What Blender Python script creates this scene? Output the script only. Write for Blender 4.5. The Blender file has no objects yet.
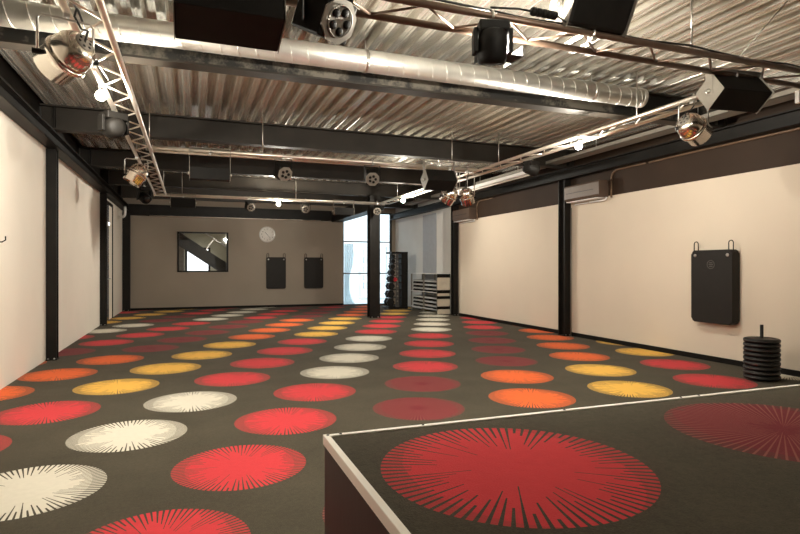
import bpy, bmesh, math, random
from mathutils import Vector, Matrix
random.seed(7)
S = bpy.context.scene
COL = S.collection
PI = math.pi

# ------------------------------------------------------------------ camera, world, exposure
cam_data = bpy.data.cameras.new('camera')
cam_data.sensor_width = 36.0
cam_data.lens = 25.2
cam_data.clip_start = 0.02
cam = bpy.data.objects.new('camera', cam_data)
cam.location = (0.0, 0.0, 1.35)
cam.rotation_euler = (PI/2, 0, math.radians(-20.5))
COL.objects.link(cam)
S.camera = cam

S.view_settings.view_transform = 'Standard'
S.view_settings.look = 'None'
S.view_settings.gamma = 1.0
S.view_settings.use_curve_mapping = False
S.view_settings.exposure = 0.0

world = bpy.data.worlds.new('world'); S.world = world
world.use_nodes = True
bgn = world.node_tree.nodes['Background']
bgn.inputs['Color'].default_value = (0.80, 0.93, 1.0, 1)
bgn.inputs['Strength'].default_value = 3.0

LAMP_STRENGTH = 1900.0          # radiance of the bare work-lamp bulbs
LAMP_COLOR = (1.0, 0.94, 0.81)

# ------------------------------------------------------------------ materials
class NT:
    def __init__(s, m):
        m.use_nodes = True
        s.t = m.node_tree; s.b = s.t.nodes['Principled BSDF']; s.out = s.t.nodes['Material Output']
    def n(s, kind, **kw):
        x = s.t.nodes.new(kind)
        for k, v in kw.items(): setattr(x, k, v)
        return x
    def link(s, a, b): s.t.links.new(a, b)
    def put(s, sock, v):
        if hasattr(v, 'node'): s.link(v, sock)
        else: sock.default_value = v
    def m(s, op, a, b=None, c=None):
        x = s.n('ShaderNodeMath', operation=op)
        s.put(x.inputs[0], a)
        if b is not None: s.put(x.inputs[1], b)
        if c is not None: s.put(x.inputs[2], c)
        return x.outputs[0]
    def mix(s, f, a, b):
        x = s.n('ShaderNodeMix', data_type='RGBA')
        s.put(x.inputs[0], f)
        s.put(x.inputs[6], a if hasattr(a, 'node') else tuple(a)+(1,))
        s.put(x.inputs[7], b if hasattr(b, 'node') else tuple(b)+(1,))
        return x.outputs[2]
    def noise(s, scale, detail=3, vec=None, rough=0.5):
        x = s.n('ShaderNodeTexNoise')
        x.inputs['Scale'].default_value = scale; x.inputs['Detail'].default_value = detail
        x.inputs['Roughness'].default_value = rough
        if vec is None: vec = s.n('ShaderNodeTexCoord').outputs['Object']
        s.link(vec, x.inputs['Vector'])
        return x.outputs[0]
    def ramp(s, f, a, b):
        x = s.n('ShaderNodeMapRange'); s.put(x.inputs[0], f)
        x.inputs[1].default_value = a; x.inputs[2].default_value = b
        return x.outputs[0]
    def bump(s, h, strength=0.2, dist=0.01):
        x = s.n('ShaderNodeBump'); x.inputs['Strength'].default_value = strength
        x.inputs['Distance'].default_value = dist
        s.put(x.inputs['Height'], h); s.link(x.outputs[0], s.b.inputs['Normal'])

def mat(name, col, rough=0.6, metal=0.0, var=0.12, scale=6.0, bump=0.0, spec=None, streak=None):
    m = bpy.data.materials.new(name); t = NT(m)
    d = tuple(max(0, c*(1-var)) for c in col); u = tuple(min(1, c*(1+var)) for c in col)
    vec = t.n('ShaderNodeTexCoord').outputs['Object']
    if streak:
        mp = t.n('ShaderNodeMapping'); mp.inputs['Scale'].default_value = streak
        t.link(vec, mp.inputs[0]); vec = mp.outputs[0]
    nz = t.noise(scale, 4, vec)
    t.link(t.mix(t.ramp(nz, 0.3, 0.7), d, u), t.b.inputs['Base Color'])
    t.b.inputs['Roughness'].default_value = rough
    t.b.inputs['Metallic'].default_value = metal
    if spec is not None: t.b.inputs['Specular IOR Level'].default_value = spec
    if bump: t.bump(t.noise(scale*8, 3, vec), bump, 0.005)
    return m

def emit(name, col, strength):
    m = bpy.data.materials.new(name); t = NT(m)
    t.b.inputs['Base Color'].default_value = (0, 0, 0, 1)
    t.b.inputs['Emission Color'].default_value = tuple(col)+(1,)
    t.b.inputs['Emission Strength'].default_value = strength
    return m

CARPET = (0.056, 0.048, 0.033)
def carpet(name, col=None, fuzzy=False, seed=0.0):
    """brown carpet; with col, one starburst medallion centred on the UV origin (UV in metres)"""
    m = bpy.data.materials.new(name); t = NT(m)
    obc = t.n('ShaderNodeTexCoord').outputs['Object']
    n1 = t.ramp(t.noise(1.6, 5, obc, 0.65), 0.3, 0.75)
    n2 = t.ramp(t.noise(160, 2, obc, 0.7), 0.25, 0.75)
    base = t.mix(n1, tuple(c*0.70 for c in CARPET), tuple(c*1.3 for c in CARPET))
    base = t.mix(t.m('MULTIPLY', n2, 0.5), base, tuple(c*2.1 for c in CARPET))
    n3 = t.ramp(t.noise(38, 3, obc, 0.7), 0.3, 0.7)
    base = t.mix(t.m('MULTIPLY', n3, 0.35), base, tuple(c*0.45 for c in CARPET))
    c = base
    if col:
        uv = t.n('ShaderNodeUVMap'); uv.uv_map = 'cell'
        sp = t.n('ShaderNodeSeparateXYZ'); t.link(uv.outputs[0], sp.inputs[0])
        x, y = sp.outputs[0], sp.outputs[1]
        r = t.m('SQRT', t.m('ADD', t.m('MULTIPLY', x, x), t.m('MULTIPLY', y, y)))
        ang = t.m('DIVIDE', t.m('ARCTAN2', y, x), 2*PI)
        NS = 84.0
        a = t.m('MULTIPLY', t.m('ADD', ang, 1.0), NS)
        k = t.m('FLOOR', a); fr = t.m('SUBTRACT', a, k)
        wn = t.n('ShaderNodeTexWhiteNoise', noise_dimensions='1D'); t.put(wn.inputs['W'], t.m('ADD', t.m('MODULO', k, NS), seed))
        rnd = wn.outputs[0]
        par = t.m('MODULO', k, 2.0)
        # spokes start at a random radius; every second one only near the rim
        r0 = t.m('ADD', t.m('MULTIPLY', t.m('POWER', rnd, 0.7), 0.22), t.m('ADD', 0.13, t.m('MULTIPLY', par, 0.04)))
        wid = t.m('MULTIPLY', t.m('ABSOLUTE', t.m('SUBTRACT', fr, 0.5)), t.m('MULTIPLY', r, 2*PI/NS))   # metres off the spoke's middle
        thick = t.m('ADD', 0.0022, t.m('MULTIPLY', t.m('MAXIMUM', t.m('SUBTRACT', r, 0.25), 0.0), 0.022))
        dark = t.m('MULTIPLY', t.m('LESS_THAN', wid, thick), t.m('GREATER_THAN', r, r0))
        # inner medallion: a little narrower along x, leaving two crescents of mixed yarn
        xe = t.m('DIVIDE', x, 0.355); ye = t.m('DIVIDE', y, 0.445)
        inner = t.m('LESS_THAN', t.m('ADD', t.m('MULTIPLY', xe, xe), t.m('MULTIPLY', ye, ye)), 1.0)
        disc = t.m('LESS_THAN', r, 0.44)
        cr = t.mix(0.30, col, CARPET)
        nn = t.ramp(t.noise(25, 3, obc), 0.3, 0.7)
        colv = t.mix(t.m('MULTIPLY', nn, 0.22), col, tuple(q*0.72 for q in col))
        face = t.mix(inner, cr, colv)
        spoke = t.mix(0.35, CARPET, col) if fuzzy else base
        if fuzzy:
            spoke = (0.23, 0.075, 0.060)
            dark = t.m('MULTIPLY', t.m('LESS_THAN', wid, t.m('MULTIPLY', r, 0.0095)), t.m('GREATER_THAN', r, t.m('ADD', 0.03, t.m('MULTIPLY', rnd, 0.10))))
            edge = t.ramp(r, 0.44, 0.30)
            jag = t.m('GREATER_THAN', t.m('ADD', edge, t.m('MULTIPLY', rnd, 0.5)), 0.35)
            face = t.mix(jag, t.mix(0.6, col, CARPET), face)
        c = t.mix(disc, base, t.mix(dark, face, spoke))
    t.link(c, t.b.inputs['Base Color'])
    t.b.inputs['Roughness'].default_value = 0.95
    t.b.inputs['Specular IOR Level'].default_value = 0.05
    t.b.inputs['Sheen Weight'].default_value = 0.04
    t.b.inputs['Sheen Roughness'].default_value = 0.5
    t.bump(t.noise(150, 3, obc, 0.7), 0.6, 0.006)
    return m

M = {}
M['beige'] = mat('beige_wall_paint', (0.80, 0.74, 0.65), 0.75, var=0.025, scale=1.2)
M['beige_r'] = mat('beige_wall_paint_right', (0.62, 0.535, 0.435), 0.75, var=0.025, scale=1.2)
M['taupe'] = mat('taupe_wall_paint', (0.28, 0.235, 0.185), 0.7, var=0.05, scale=1.0)
M['grey'] = mat('grey_wall_paint', (0.62, 0.61, 0.58), 0.7, var=0.05, scale=1.0)
M['brown'] = mat('dark_brown_paint', (0.032, 0.019, 0.012), 0.7, var=0.12, scale=2.0, spec=0.2)
M['black_steel'] = mat('black_painted_steel', (0.009, 0.0075, 0.006), 0.5, var=0.3, scale=5.0, spec=0.2)
M['beam'] = mat('dark_brown_beam_paint', (0.019, 0.015, 0.011), 0.55, spec=0.25, var=0.2, scale=3.0)
M['galv'] = mat('galvanized_deck', (0.70, 0.675, 0.61), 0.27, 0.75, var=0.10, scale=2.5, streak=(2, 0.6, 2))
M['duct'] = mat('galvanized_duct', (0.62, 0.61, 0.57), 0.38, 0.8, var=0.10, scale=5.0)
M['alu'] = mat('truss_aluminium', (0.72, 0.66, 0.58), 0.35, 0.85, var=0.08, scale=8.0)
M['bronze'] = mat('brown_truss_paint', (0.13, 0.085, 0.060), 0.4, 0.5, var=0.15, scale=8.0)
M['chrome'] = mat('polished_par_can', (0.80, 0.74, 0.66), 0.18, 1.0, var=0.05, scale=5.0)
M['black'] = mat('black_fixture_paint', (0.006, 0.005, 0.004), 0.6, var=0.25, scale=9.0, spec=0.15)
M['plate'] = mat('grey_end_plate', (0.20, 0.18, 0.15), 0.5, 0.3, var=0.12, scale=8.0)
M['rubber'] = mat('black_rubber', (0.006, 0.0055, 0.005), 0.5, spec=0.3, var=0.2, scale=14.0)
M['foam'] = mat('black_mat_foam', (0.009, 0.007, 0.0055), 0.6, spec=0.3, var=0.12, scale=10.0)
M['emblem'] = mat('mat_emblem_grey', (0.06, 0.055, 0.05), 0.5, var=0.1, scale=10.0)
M['white'] = mat('white_trim', (0.88, 0.84, 0.76), 0.5, var=0.04, scale=6.0)
M['whitep'] = mat('white_plastic', (0.75, 0.74, 0.72), 0.4, var=0.03, scale=6.0)
M['acbrown'] = mat('brown_plastic', (0.10, 0.066, 0.048), 0.5, var=0.06, scale=6.0)
M['copper'] = mat('brown_conduit', (0.16, 0.10, 0.06), 0.5, 0.2, var=0.15, scale=6.0)
M['wood'] = mat('dark_stage_laminate', (0.009, 0.007, 0.0045), 0.6, var=0.35, scale=8.0, streak=(6, 6, 0.6))
M['silver'] = mat('grey_step_plastic', (0.50, 0.50, 0.48), 0.4, 0.2, var=0.06, scale=8.0)
M['beigeply'] = mat('beige_panel', (0.60, 0.52, 0.41), 0.6, var=0.06, scale=8.0)
M['red'] = mat('red_vinyl', (0.5, 0.02, 0.03), 0.45, var=0.1, scale=8.0)
M['steel'] = mat('bare_steel', (0.55, 0.53, 0.50), 0.3, 1.0, var=0.08, scale=12.0)
M['wire'] = mat('black_cable', (0.012, 0.011, 0.010), 0.5, var=0.2, scale=20.0)
M['green'] = mat('green_leaf', (0.22, 0.42, 0.05), 0.5, var=0.2, scale=9.0)
M['pot'] = mat('white_pot', (0.6, 0.6, 0.58), 0.5, var=0.05, scale=9.0)
M['block'] = mat('grey_concrete_block', (0.34, 0.30, 0.26), 0.85, var=0.12, scale=7.0)
M['olive'] = mat('olive_stair_room_paint', (0.34, 0.31, 0.22), 0.8, var=0.06, scale=2.0)
M['stringer'] = mat('dark_grey_stair_paint', (0.075, 0.075, 0.075), 0.5, var=0.1, scale=5.0)
M['paleext'] = mat('pale_outside_wall', (0.80, 0.84, 0.86), 0.8, var=0.02, scale=2.0)
M['palebox'] = mat('pale_board', (0.76, 0.80, 0.82), 0.8, var=0.05, scale=3.0)
M['curtain'] = mat('pale_blue_curtain', (0.84, 0.90, 0.93), 0.9, var=0.08, scale=5.0)
ct = NT(M['curtain']); td = ct.n('ShaderNodeBsdfTranslucent'); td.inputs['Color'].default_value = (0.85, 0.92, 0.95, 1)
cm = ct.n('ShaderNodeMixShader'); cm.inputs[0].default_value = 0.6
ct.link(ct.b.outputs[0], cm.inputs[1]); ct.link(td.outputs[0], cm.inputs[2]); ct.link(cm.outputs[0], ct.out.inputs['Surface'])
M['ground'] = mat('pale_paving', (0.62, 0.68, 0.70), 0.85, var=0.05, scale=3.0)
M['clock'] = mat('clock_face', (0.80, 0.77, 0.72), 0.4, var=0.03, scale=9.0)
M['doorgrey'] = mat('grey_blue_door', (0.10, 0.11, 0.13), 0.25, var=0.08, scale=3.0)
def bulb(k): return emit('lit_bulb', LAMP_COLOR, LAMP_STRENGTH*k)
M['litpanel'] = emit('lit_doorway_panel', (0.93, 0.97, 1.0), 2.2)
gl = bpy.data.materials.new('window_glass'); g = NT(gl)
tr = g.n('ShaderNodeBsdfTransparent'); gs = g.n('ShaderNodeBsdfGlossy'); gs.inputs['Roughness'].default_value = 0.03
fres = g.n('ShaderNodeFresnel'); fres.inputs['IOR'].default_value = 1.45
mx = g.n('ShaderNodeMixShader'); g.link(fres.outputs[0], mx.inputs[0]); g.link(tr.outputs[0], mx.inputs[1]); g.link(gs.outputs[0], mx.inputs[2])
g.link(mx.outputs[0], g.out.inputs['Surface']); M['glass'] = gl
# flaking spray on the first beam's web
pm = bpy.data.materials.new('flaking_beam_web'); p = NT(pm)
f1 = p.ramp(p.noise(1.6, 6, None, 0.75), 0.42, 0.52)
p.link(p.mix(f1, (0.115, 0.10, 0.08), (0.008, 0.007, 0.006)), p.b.inputs['Base Color']); p.b.inputs['Roughness'].default_value = 0.8
M['flake'] = pm

CC = {'R': (0.56, 0.045, 0.052), 'C': (0.155, 0.020, 0.026), 'O': (0.74, 0.135, 0.035),
      'Y': (0.78, 0.45, 0.085), 'W': (0.66, 0.62, 0.52)}
CARP = {'N': carpet('carpet_brown')}
for kk, vv in CC.items(): CARP[kk] = carpet('carpet_medallion_'+{'R':'red','C':'crimson','O':'orange','Y':'yellow','W':'white'}[kk], vv, kk == 'C', ord(kk)*1.7)

# ------------------------------------------------------------------ mesh helpers
class MB:
    def __init__(s): s.bm = bmesh.new()
    def add(s, verts, faces, mx=None, smooth=False):
        vs = [s.bm.verts.new((mx @ Vector(v)) if mx else v) for v in verts]
        for f in faces:
            try:
                fc = s.bm.faces.new([vs[i] for i in f]); fc.smooth = smooth
            except ValueError: pass
        return s
    def box(s, x0, x1, y0, y1, z0, z1, mx=None, bev=0.0):
        t = bmesh.new()
        vs = [t.verts.new(v) for v in ((x0,y0,z0),(x1,y0,z0),(x1,y1,z0),(x0,y1,z0),(x0,y0,z1),(x1,y0,z1),(x1,y1,z1),(x0,y1,z1))]
        for f in ((3,2,1,0),(4,5,6,7),(0,1,5,4),(1,2,6,5),(2,3,7,6),(3,0,4,7)): t.faces.new([vs[i] for i in f])
        if bev > 0: bmesh.ops.bevel(t, geom=t.edges[:], offset=bev, segments=2, affect='EDGES', profile=0.5)
        t.verts.index_update()
        s.add([v.co.copy() for v in t.verts], [[v.index for v in f.verts] for f in t.faces], mx); t.free()
        return s
    def lathe(s, prof, n=24, mx=None, smooth=True, caps=True):
        """prof: (r, z) pairs along local z"""
        v, f = [], []
        for r, z in prof:
            for k in range(n):
                a = 2*PI*k/n; v.append((r*math.cos(a), r*math.sin(a), z))
        for i in range(len(prof)-1):
            for k in range(n):
                k2 = (k+1) % n; f.append((i*n+k, i*n+k2, (i+1)*n+k2, (i+1)*n+k))
        if caps: f.append(tuple(range(n))[::-1]); f.append(tuple((len(prof)-1)*n+k for k in range(n)))
        return s.add(v, f, mx, smooth)
    def cyl(s, p0, p1, r, n=12, r1=None):
        p0, p1 = Vector(p0), Vector(p1); d = p1-p0
        q = d.to_track_quat('Z', 'Y').to_matrix().to_4x4()
        return s.lathe([(r, 0), (r if r1 is None else r1, d.length)], n, Matrix.Translation(p0) @ q)
    def tube(s, pts, r, n=8):
        pts = [Vector(p) for p in pts]; v, f = [], []
        up = None
        for i, p in enumerate(pts):
            d = (pts[min(i+1, len(pts)-1)]-pts[max(i-1, 0)]).normalized()
            if up is None: up = d.orthogonal().normalized()
            up = (up - d*up.dot(d)).normalized(); w = d.cross(up)
            for k in range(n):
                a = 2*PI*k/n; v.append(p + r*(math.cos(a)*up+math.sin(a)*w))
        for i in range(len(pts)-1):
            for k in range(n):
                k2 = (k+1) % n; f.append((i*n+k, i*n+k2, (i+1)*n+k2, (i+1)*n+k))
        f.append(tuple(range(n))[::-1]); f.append(tuple((len(pts)-1)*n+k for k in range(n)))
        return s.add(v, f, None, True)
    def prism(s, outline, axis_len, mx=None):
        """outline in local xy, extruded along z from 0"""
        n = len(outline)
        v = [(x, y, 0) for x, y in outline]+[(x, y, axis_len) for x, y in outline]
        f = [tuple(range(n))[::-1], tuple(range(n, 2*n))]+[(i, (i+1) % n, n+(i+1) % n, n+i) for i in range(n)]
        return s.add(v, f, mx)
    def build(s, name, m, parent=None):
        bmesh.ops.recalc_face_normals(s.bm, faces=s.bm.faces[:])
        me = bpy.data.meshes.new(name); s.bm.to_mesh(me); s.bm.free()
        for q in (m if isinstance(m, list) else [m]): me.materials.append(q)
        o = bpy.data.objects.new(name, me); COL.objects.link(o)
        if parent: o.parent = parent
        return o

def tag(o, label, cat, group=None):
    o['label'] = label; o['category'] = cat
    if group: o['group'] = group
    return o
def thing(name, label, cat, loc=(0, 0, 0), rotz=0.0, group=None):
    o = bpy.data.objects.new(name, None); COL.objects.link(o); o.empty_display_size = 0.1
    o.location = loc; o.rotation_euler = (0, 0, rotz)
    return tag(o, label, cat, group)
def struct(o): o['kind'] = 'structure'; return o
def dup(root, loc, rotz, label, group=None):
    r = root.copy(); COL.objects.link(r); r.location = loc; r.rotation_euler = (0, 0, rotz); r['label'] = label
    if group: r['group'] = group
    for ch in list(root.children):
        c = ch.copy(); COL.objects.link(c); c.parent = r
        for gch in list(ch.children):
            d = gch.copy(); COL.objects.link(d); d.parent = c
    return r
def orient(d, roll_up=(0, 0, 1)):
    return Vector(d).to_track_quat('Z', 'Y').to_matrix().to_4x4()
def arc(c, r, a0, a1, n, ax, ay):
    c, ax, ay = Vector(c), Vector(ax), Vector(ay)
    return [c + r*(math.cos(a0+(a1-a0)*i/n)*ax + math.sin(a0+(a1-a0)*i/n)*ay) for i in range(n+1)]

XL, XR, YB, YF = -1.96, 7.0, 19.2, -2.5
DECK = 3.60

# ------------------------------------------------------------------ floor: one cell of carpet per medallion
A = Vector((1.2563, -0.0146)); B = Vector((0.4723, 1.0261)); O0 = Vector((-2.8274, -0.1369))
def clip(poly, x0, x1, y0, y1):
    for ax, lim, sg in ((0, x0, 1), (0, x1, -1), (1, y0, 1), (1, y1, -1)):
        out = []
        for i in range(len(poly)):
            p, q = poly[i], poly[(i+1) % len(poly)]
            dp, dq = sg*(p[ax]-lim), sg*(q[ax]-lim)
            if dp >= 0: out.append(p)
            if (dp > 0 and dq < 0) or (dp < 0 and dq > 0): out.append(p+(q-p)*(dp/(dp-dq)))
        poly = out
        if len(poly) < 3: return []
    return poly
def carpet_mesh(name, rect, z, origin, colours, thick=0.0):
    bm = bmesh.new(); uv = bm.loops.layers.uv.new('cell'); keys = list(CARP)
    for i in range(-8, 32):
        for j in range(-22, 22):
            c = origin + A*j + B*i
            poly = clip([c-A/2-B/2, c+A/2-B/2, c+A/2+B/2, c-A/2+B/2], *rect)
            if not poly: continue
            f = bm.faces.new([bm.verts.new((q.x, q.y, z)) for q in poly])
            for l, q in zip(f.loops, poly): l[uv].uv = (q-c)
            f.material_index = keys.index(colours.get((j, i), 'N'))
    bmesh.ops.remove_doubles(bm, verts=bm.verts[:], dist=1e-5)
    bmesh.ops.recalc_face_normals(bm, faces=bm.faces[:])
    for f in bm.faces:
        if f.normal.z < 0: f.normal_flip()
    me = bpy.data.meshes.new(name); bm.to_mesh(me); bm.free()
    for k in keys: me.materials.append(CARP[k])
    o = bpy.data.objects.new(name, me); COL.objects.link(o)
    return o
FC = {}
def row(j, i0, s):
    for k, ch in enumerate(s): FC[(j, i0+k)] = ch
row(-6, 16, 'RRRR'); row(-5, 13, 'CRYYYYY'); row(-4, 11, 'RRWWCCRRR')
row(-3, 9, 'OCRRRRWWWWW'); row(-2, 5, 'RROOOCCCCCRRRCC'); row(-1, 3, 'WRRRYYYYOOOOCCCRRR')
row(0, 1, 'RRCWWWRRRRYYYYOOOOR'); row(1, 1, 'RRRRRRWWWWRRRRYYYYR'); row(2, 1, 'RRCCCCRRRRWWWWWYYY')
row(3, 1, 'YYROOOCCCCRRRRYY'); row(4, 1, 'RRYYYYOOOOORRRR'); row(5, 1, 'OORRRRYYYYOOO'); row(6, 1, 'WWWWWWRRRR')
struct(carpet_mesh('floor', (XL, XR, YF, YB), 0.0, O0, FC))

# ------------------------------------------------------------------ walls
def wall(name, m, *b): return struct(MB().box(*b).build(name, m))
WL = MB()
for y0, y1 in ((YF, 9.40), (9.46, 14.52), (14.58, YB)):
    WL.box(XL-0.12, XL, y0, y1, 0.0, 3.10)
WL.box(XL-0.12, XL-0.02, YF, YB, 0, 3.10)
struct(WL.build('wall_left', M['beige']))
struct(MB().box(XL-0.12, XL-0.001, YF, YB, 3.10, DECK+0.1).build('trim_left_band', M['black_steel']))
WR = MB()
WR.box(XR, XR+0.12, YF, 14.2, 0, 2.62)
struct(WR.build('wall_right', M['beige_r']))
struct(MB().box(XR-0.008, XR+0.12, YF, 14.2, 2.62, DECK+0.1).build('trim_right_band', M['brown']))
struct(MB().box(XR, XR+0.12, 14.2, YB, 0, DECK+0.1).build('wall_right_alcove', M['grey']))
struct(MB().box(XR-0.012, XR+0.02, 15.55, 16.6, 0, 3.0).build('wall_alcove_strip', mat('darker_grey_strip', (0.34, 0.35, 0.37), 0.6, var=0.05)))  # darker blue-grey upright strip on the alcove wall
# back wall with two openings
BW = MB()
def bwall(x0, x1, z0, z1): BW.box(x0, x1, YB, YB+0.14, z0, z1)
IW = (-0.40, 1.16, 1.19, 2.48)
bwall(XL-0.12, IW[0], 0, DECK+0.1); bwall(IW[0], IW[1], 0, IW[2]); bwall(IW[0], IW[1], IW[3], DECK+0.1)
bwall(IW[1], 5.03, 0, DECK+0.1); bwall(5.03, 6.86, 3.30, DECK+0.1); bwall(6.86, XR+0.12, 0, DECK+0.1)
struct(BW.build('wall_back', M['taupe']))
struct(MB().box(XL-0.12, XR+0.12, YF-0.12, YF, 0, DECK+0.1).build('wall_front', M['taupe']))
struct(MB().box(XR-0.015, XR, 2.16, 9.1, 0, 0.075).box(XR-0.015, XR, 9.35, 14.0, 0, 0.075).build('baseboard_right', M['black']))
struct(MB().box(XL, 5.03, YB-0.015, YB, 0, 0.07).build('baseboard_back', M['black']))

# ceiling: trapezoidal steel deck running along the room
bm = MB()
x = XL-0.12; prof = []
while x < XR+0.12:
    prof += [(x, DECK), (x+0.024, DECK), (x+0.028, DECK+0.008), (x+0.042, DECK+0.008), (x+0.046, DECK), (x+0.068, DECK), (x+0.074, DECK+0.005), (x+0.088, DECK+0.091), (x+0.094, DECK+0.096), (x+0.126, DECK+0.096), (x+0.130, DECK+0.088), (x+0.140, DECK+0.088), (x+0.144, DECK+0.096), (x+0.176, DECK+0.096), (x+0.182, DECK+0.091), (x+0.194, DECK+0.005)]
    # two little stiffener grooves in the crest
    x += 0.20
v = []; f = []
for (px, pz) in prof: v += [(px, YF-0.12, pz), (px, YB+0.14, pz)]
for i in range(len(prof)-1): f.append((2*i, 2*i+2, 2*i+3, 2*i+1))
n0 = len(v)
v += [(XL-0.12, YF-0.12, DECK+0.16), (XL-0.12, YB+0.14, DECK+0.16), (XR+0.16, YB+0.14, DECK+0.16), (XR+0.16, YF-0.12, DECK+0.16)]
f.append((n0, n0+1, n0+2, n0+3))
struct(bm.add(v, f).build('ceiling', M['galv']))

# back interior window: frame and glass
w1 = thing('window_1', '', 'window', (0.38, YB, IW[2])); del w1['label'], w1['category']; struct(w1)
fr = MB()
hx = (IW[1]-IW[0])/2; hz = IW[3]-IW[2]
for b in ((-hx, -hx+0.05, 0, hz), (hx-0.05, hx, 0, hz), (-hx, hx, 0, 0.04), (-hx, hx, hz-0.04, hz)):
    fr.box(b[0], b[1], -0.025, 0.13, b[2], b[3])
fr.build('window_frame', M['black_steel'], w1)
MB().box(-hx+0.05, hx-0.05, 0.05, 0.056, 0.04, hz-0.04).build('pane', M['glass'], w1)
# tall glazed opening at right
w2 = thing('window_2', '', 'window', (5.945, YB, 0)); del w2['label'], w2['category']; struct(w2)
fr = MB(); hx = 0.915
for b in ((-hx, -hx+0.03, 0, 3.3), (hx-0.06, hx, 0, 3.3), (-hx, hx, 0, 0.03), (-hx, hx, 3.26, 3.3)):
    fr.box(b[0], b[1], 0.0, 0.10, b[2], b[3])
fr.build('window_frame', M['black_steel'], w2)
for z in (1.12, 2.25):
    MB().box(-hx+0.03, hx-0.06, 0.01, 0.09, z-0.02, z+0.02).build('transom', M['acbrown'], w2)
for z0, z1 in ((0.03, 1.10), (1.14, 2.23), (2.27, 3.26)):
    MB().box(-hx+0.03, hx-0.06, 0.05, 0.056, z0, z1).build('pane', M['glass'], w2)

# ------------------------------------------------------------------ structural steel
def i_section(mb, p0, p1, w, d, tf=0.018, tw=0.014, zc=None):
    """beam from p0 to p1 (horizontal); p at bottom centre"""
    p0, p1 = Vector(p0), Vector(p1); L = (p1-p0).length
    ang = math.atan2(p1.y-p0.y, p1.x-p0.x)
    mx = Matrix.Translation(p0) @ Matrix.Rotation(ang, 4, 'Z')
    mb.box(0, L, -w/2, w/2, 0, tf, mx); mb.box(0, L, -w/2, w/2, d-tf, d, mx); mb.box(0, L, -tw/2, tw/2, tf, d-tf, mx)
BZ = 3.256
beams = [(5.70, 'nearest dark steel cross beam with flaking grey web under the round duct', True),
         (9.02, 'second dark steel cross beam from the camera, plain brown web', False),
         (11.95, 'third dark steel cross beam, above the middle lighting truss', False),
         (14.45, 'fourth dark steel cross beam, resting on the freestanding column', False),
         (17.0, 'farthest dark steel cross beam, just before the taupe back wall', False)]
for y, lab, fl in beams:
    t = thing('steel_beam', lab, 'beam', (XL+0.02, y, BZ), 0, 'cross beams under the deck')
    L = XR-XL-0.04; w = 0.18; d = DECK-BZ-0.002
    MB().box(0, L, -w/2, w/2, 0, 0.02).build('bottom_flange', M['beam'], t)
    MB().box(0, L, -w/2, w/2, d-0.02, d).build('top_flange', M['beam'], t)
    MB().box(0, L, -0.008, 0.008, 0.02, d-0.02).build('web', M['flake'] if fl else M['beam'], t)
    pl = MB()
    for xx in (0.17, L-0.17): pl.box(xx-0.008, xx+0.008, -w/2+0.005, w/2-0.005, 0.02, d-0.02)
    pl.build('stiffener', M['black_steel'], t)
for x, lab in ((XL+0.10, 'black edge beam running along the top of the left wall'), (XR-0.12, 'black edge beam running along the top of the right wall')):
    e = MB(); i_section(e, (0, YF+0.02, 0), (0, YB-0.02, 0), 0.17, 0.19)
    o = tag(e.build('edge_beam', M['black_steel']), lab, 'beam', 'edge beams'); o.location = (x, 0, 3.065)
o = tag(MB().box(4.62, 5.0, 14.62, YB-0.005, 2.92, 3.25).build('bulkhead', M['black_steel']), 'dark boxed bulkhead running from the freestanding column to the back wall', 'bulkhead')
o = tag(MB().box(XL+0.02, 4.6, YB-0.10, YB-0.004, 2.95, 3.3).build('wall_beam', M['black_steel']), 'black beam along the top of the taupe back wall', 'beam')

def column(name, x, y, sx, sy, h, lab, grp):
    """H-section standing on the floor, flanges facing +-y"""
    t = thing(name, lab, 'column', (x, y, 0), 0, grp)
    MB().box(-sx/2, sx/2, -sy/2, -sy/2+0.02, 0, h).box(-sx/2, sx/2, sy/2-0.02, sy/2, 0, h).box(-0.01, 0.01, -sy/2+0.02, sy/2-0.02, 0, h).build('shaft', M['black_steel'], t)
    MB().box(-sx/2-0.008, sx/2+0.008, -sy/2-0.01, sy/2+0.01, 0, 0.015).build('base_plate', M['black_steel'], t)
    bo = MB()
    for a in (-1, 1): bo.lathe([(0.014, 0), (0.014, 0.012), (0.008, 0.02)], 8, Matrix.Translation((a*sx*0.3, -sy/2-0.002, 0.012)))
    bo.build('anchor_bolt', M['steel'], t)
    return t
for y, lab in ((9.43, 'nearest black steel column on the left wall'), (14.55, 'second black steel column on the left wall, beside the door'), (19.08, 'black steel column in the far left corner')):
    column('steel_column', XL+0.07+(0.04 if y > 19 else 0), y, 0.13+(0.08 if y > 19 else 0), 0.15, 3.06, lab, 'columns on the left wall')
for y, lab in ((9.22, 'black steel column on the right wall beside the nearer air conditioner'), (14.12, 'black steel column on the right wall beside the farther air conditioner')):
    column('steel_column', XR-0.085, y, 0.15, 0.20, 3.06, lab, 'columns on the right wall')
column('steel_column', 4.585, 14.28, 0.28, 0.26, BZ-0.004, 'freestanding black steel column in front of the bright window', None)

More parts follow.
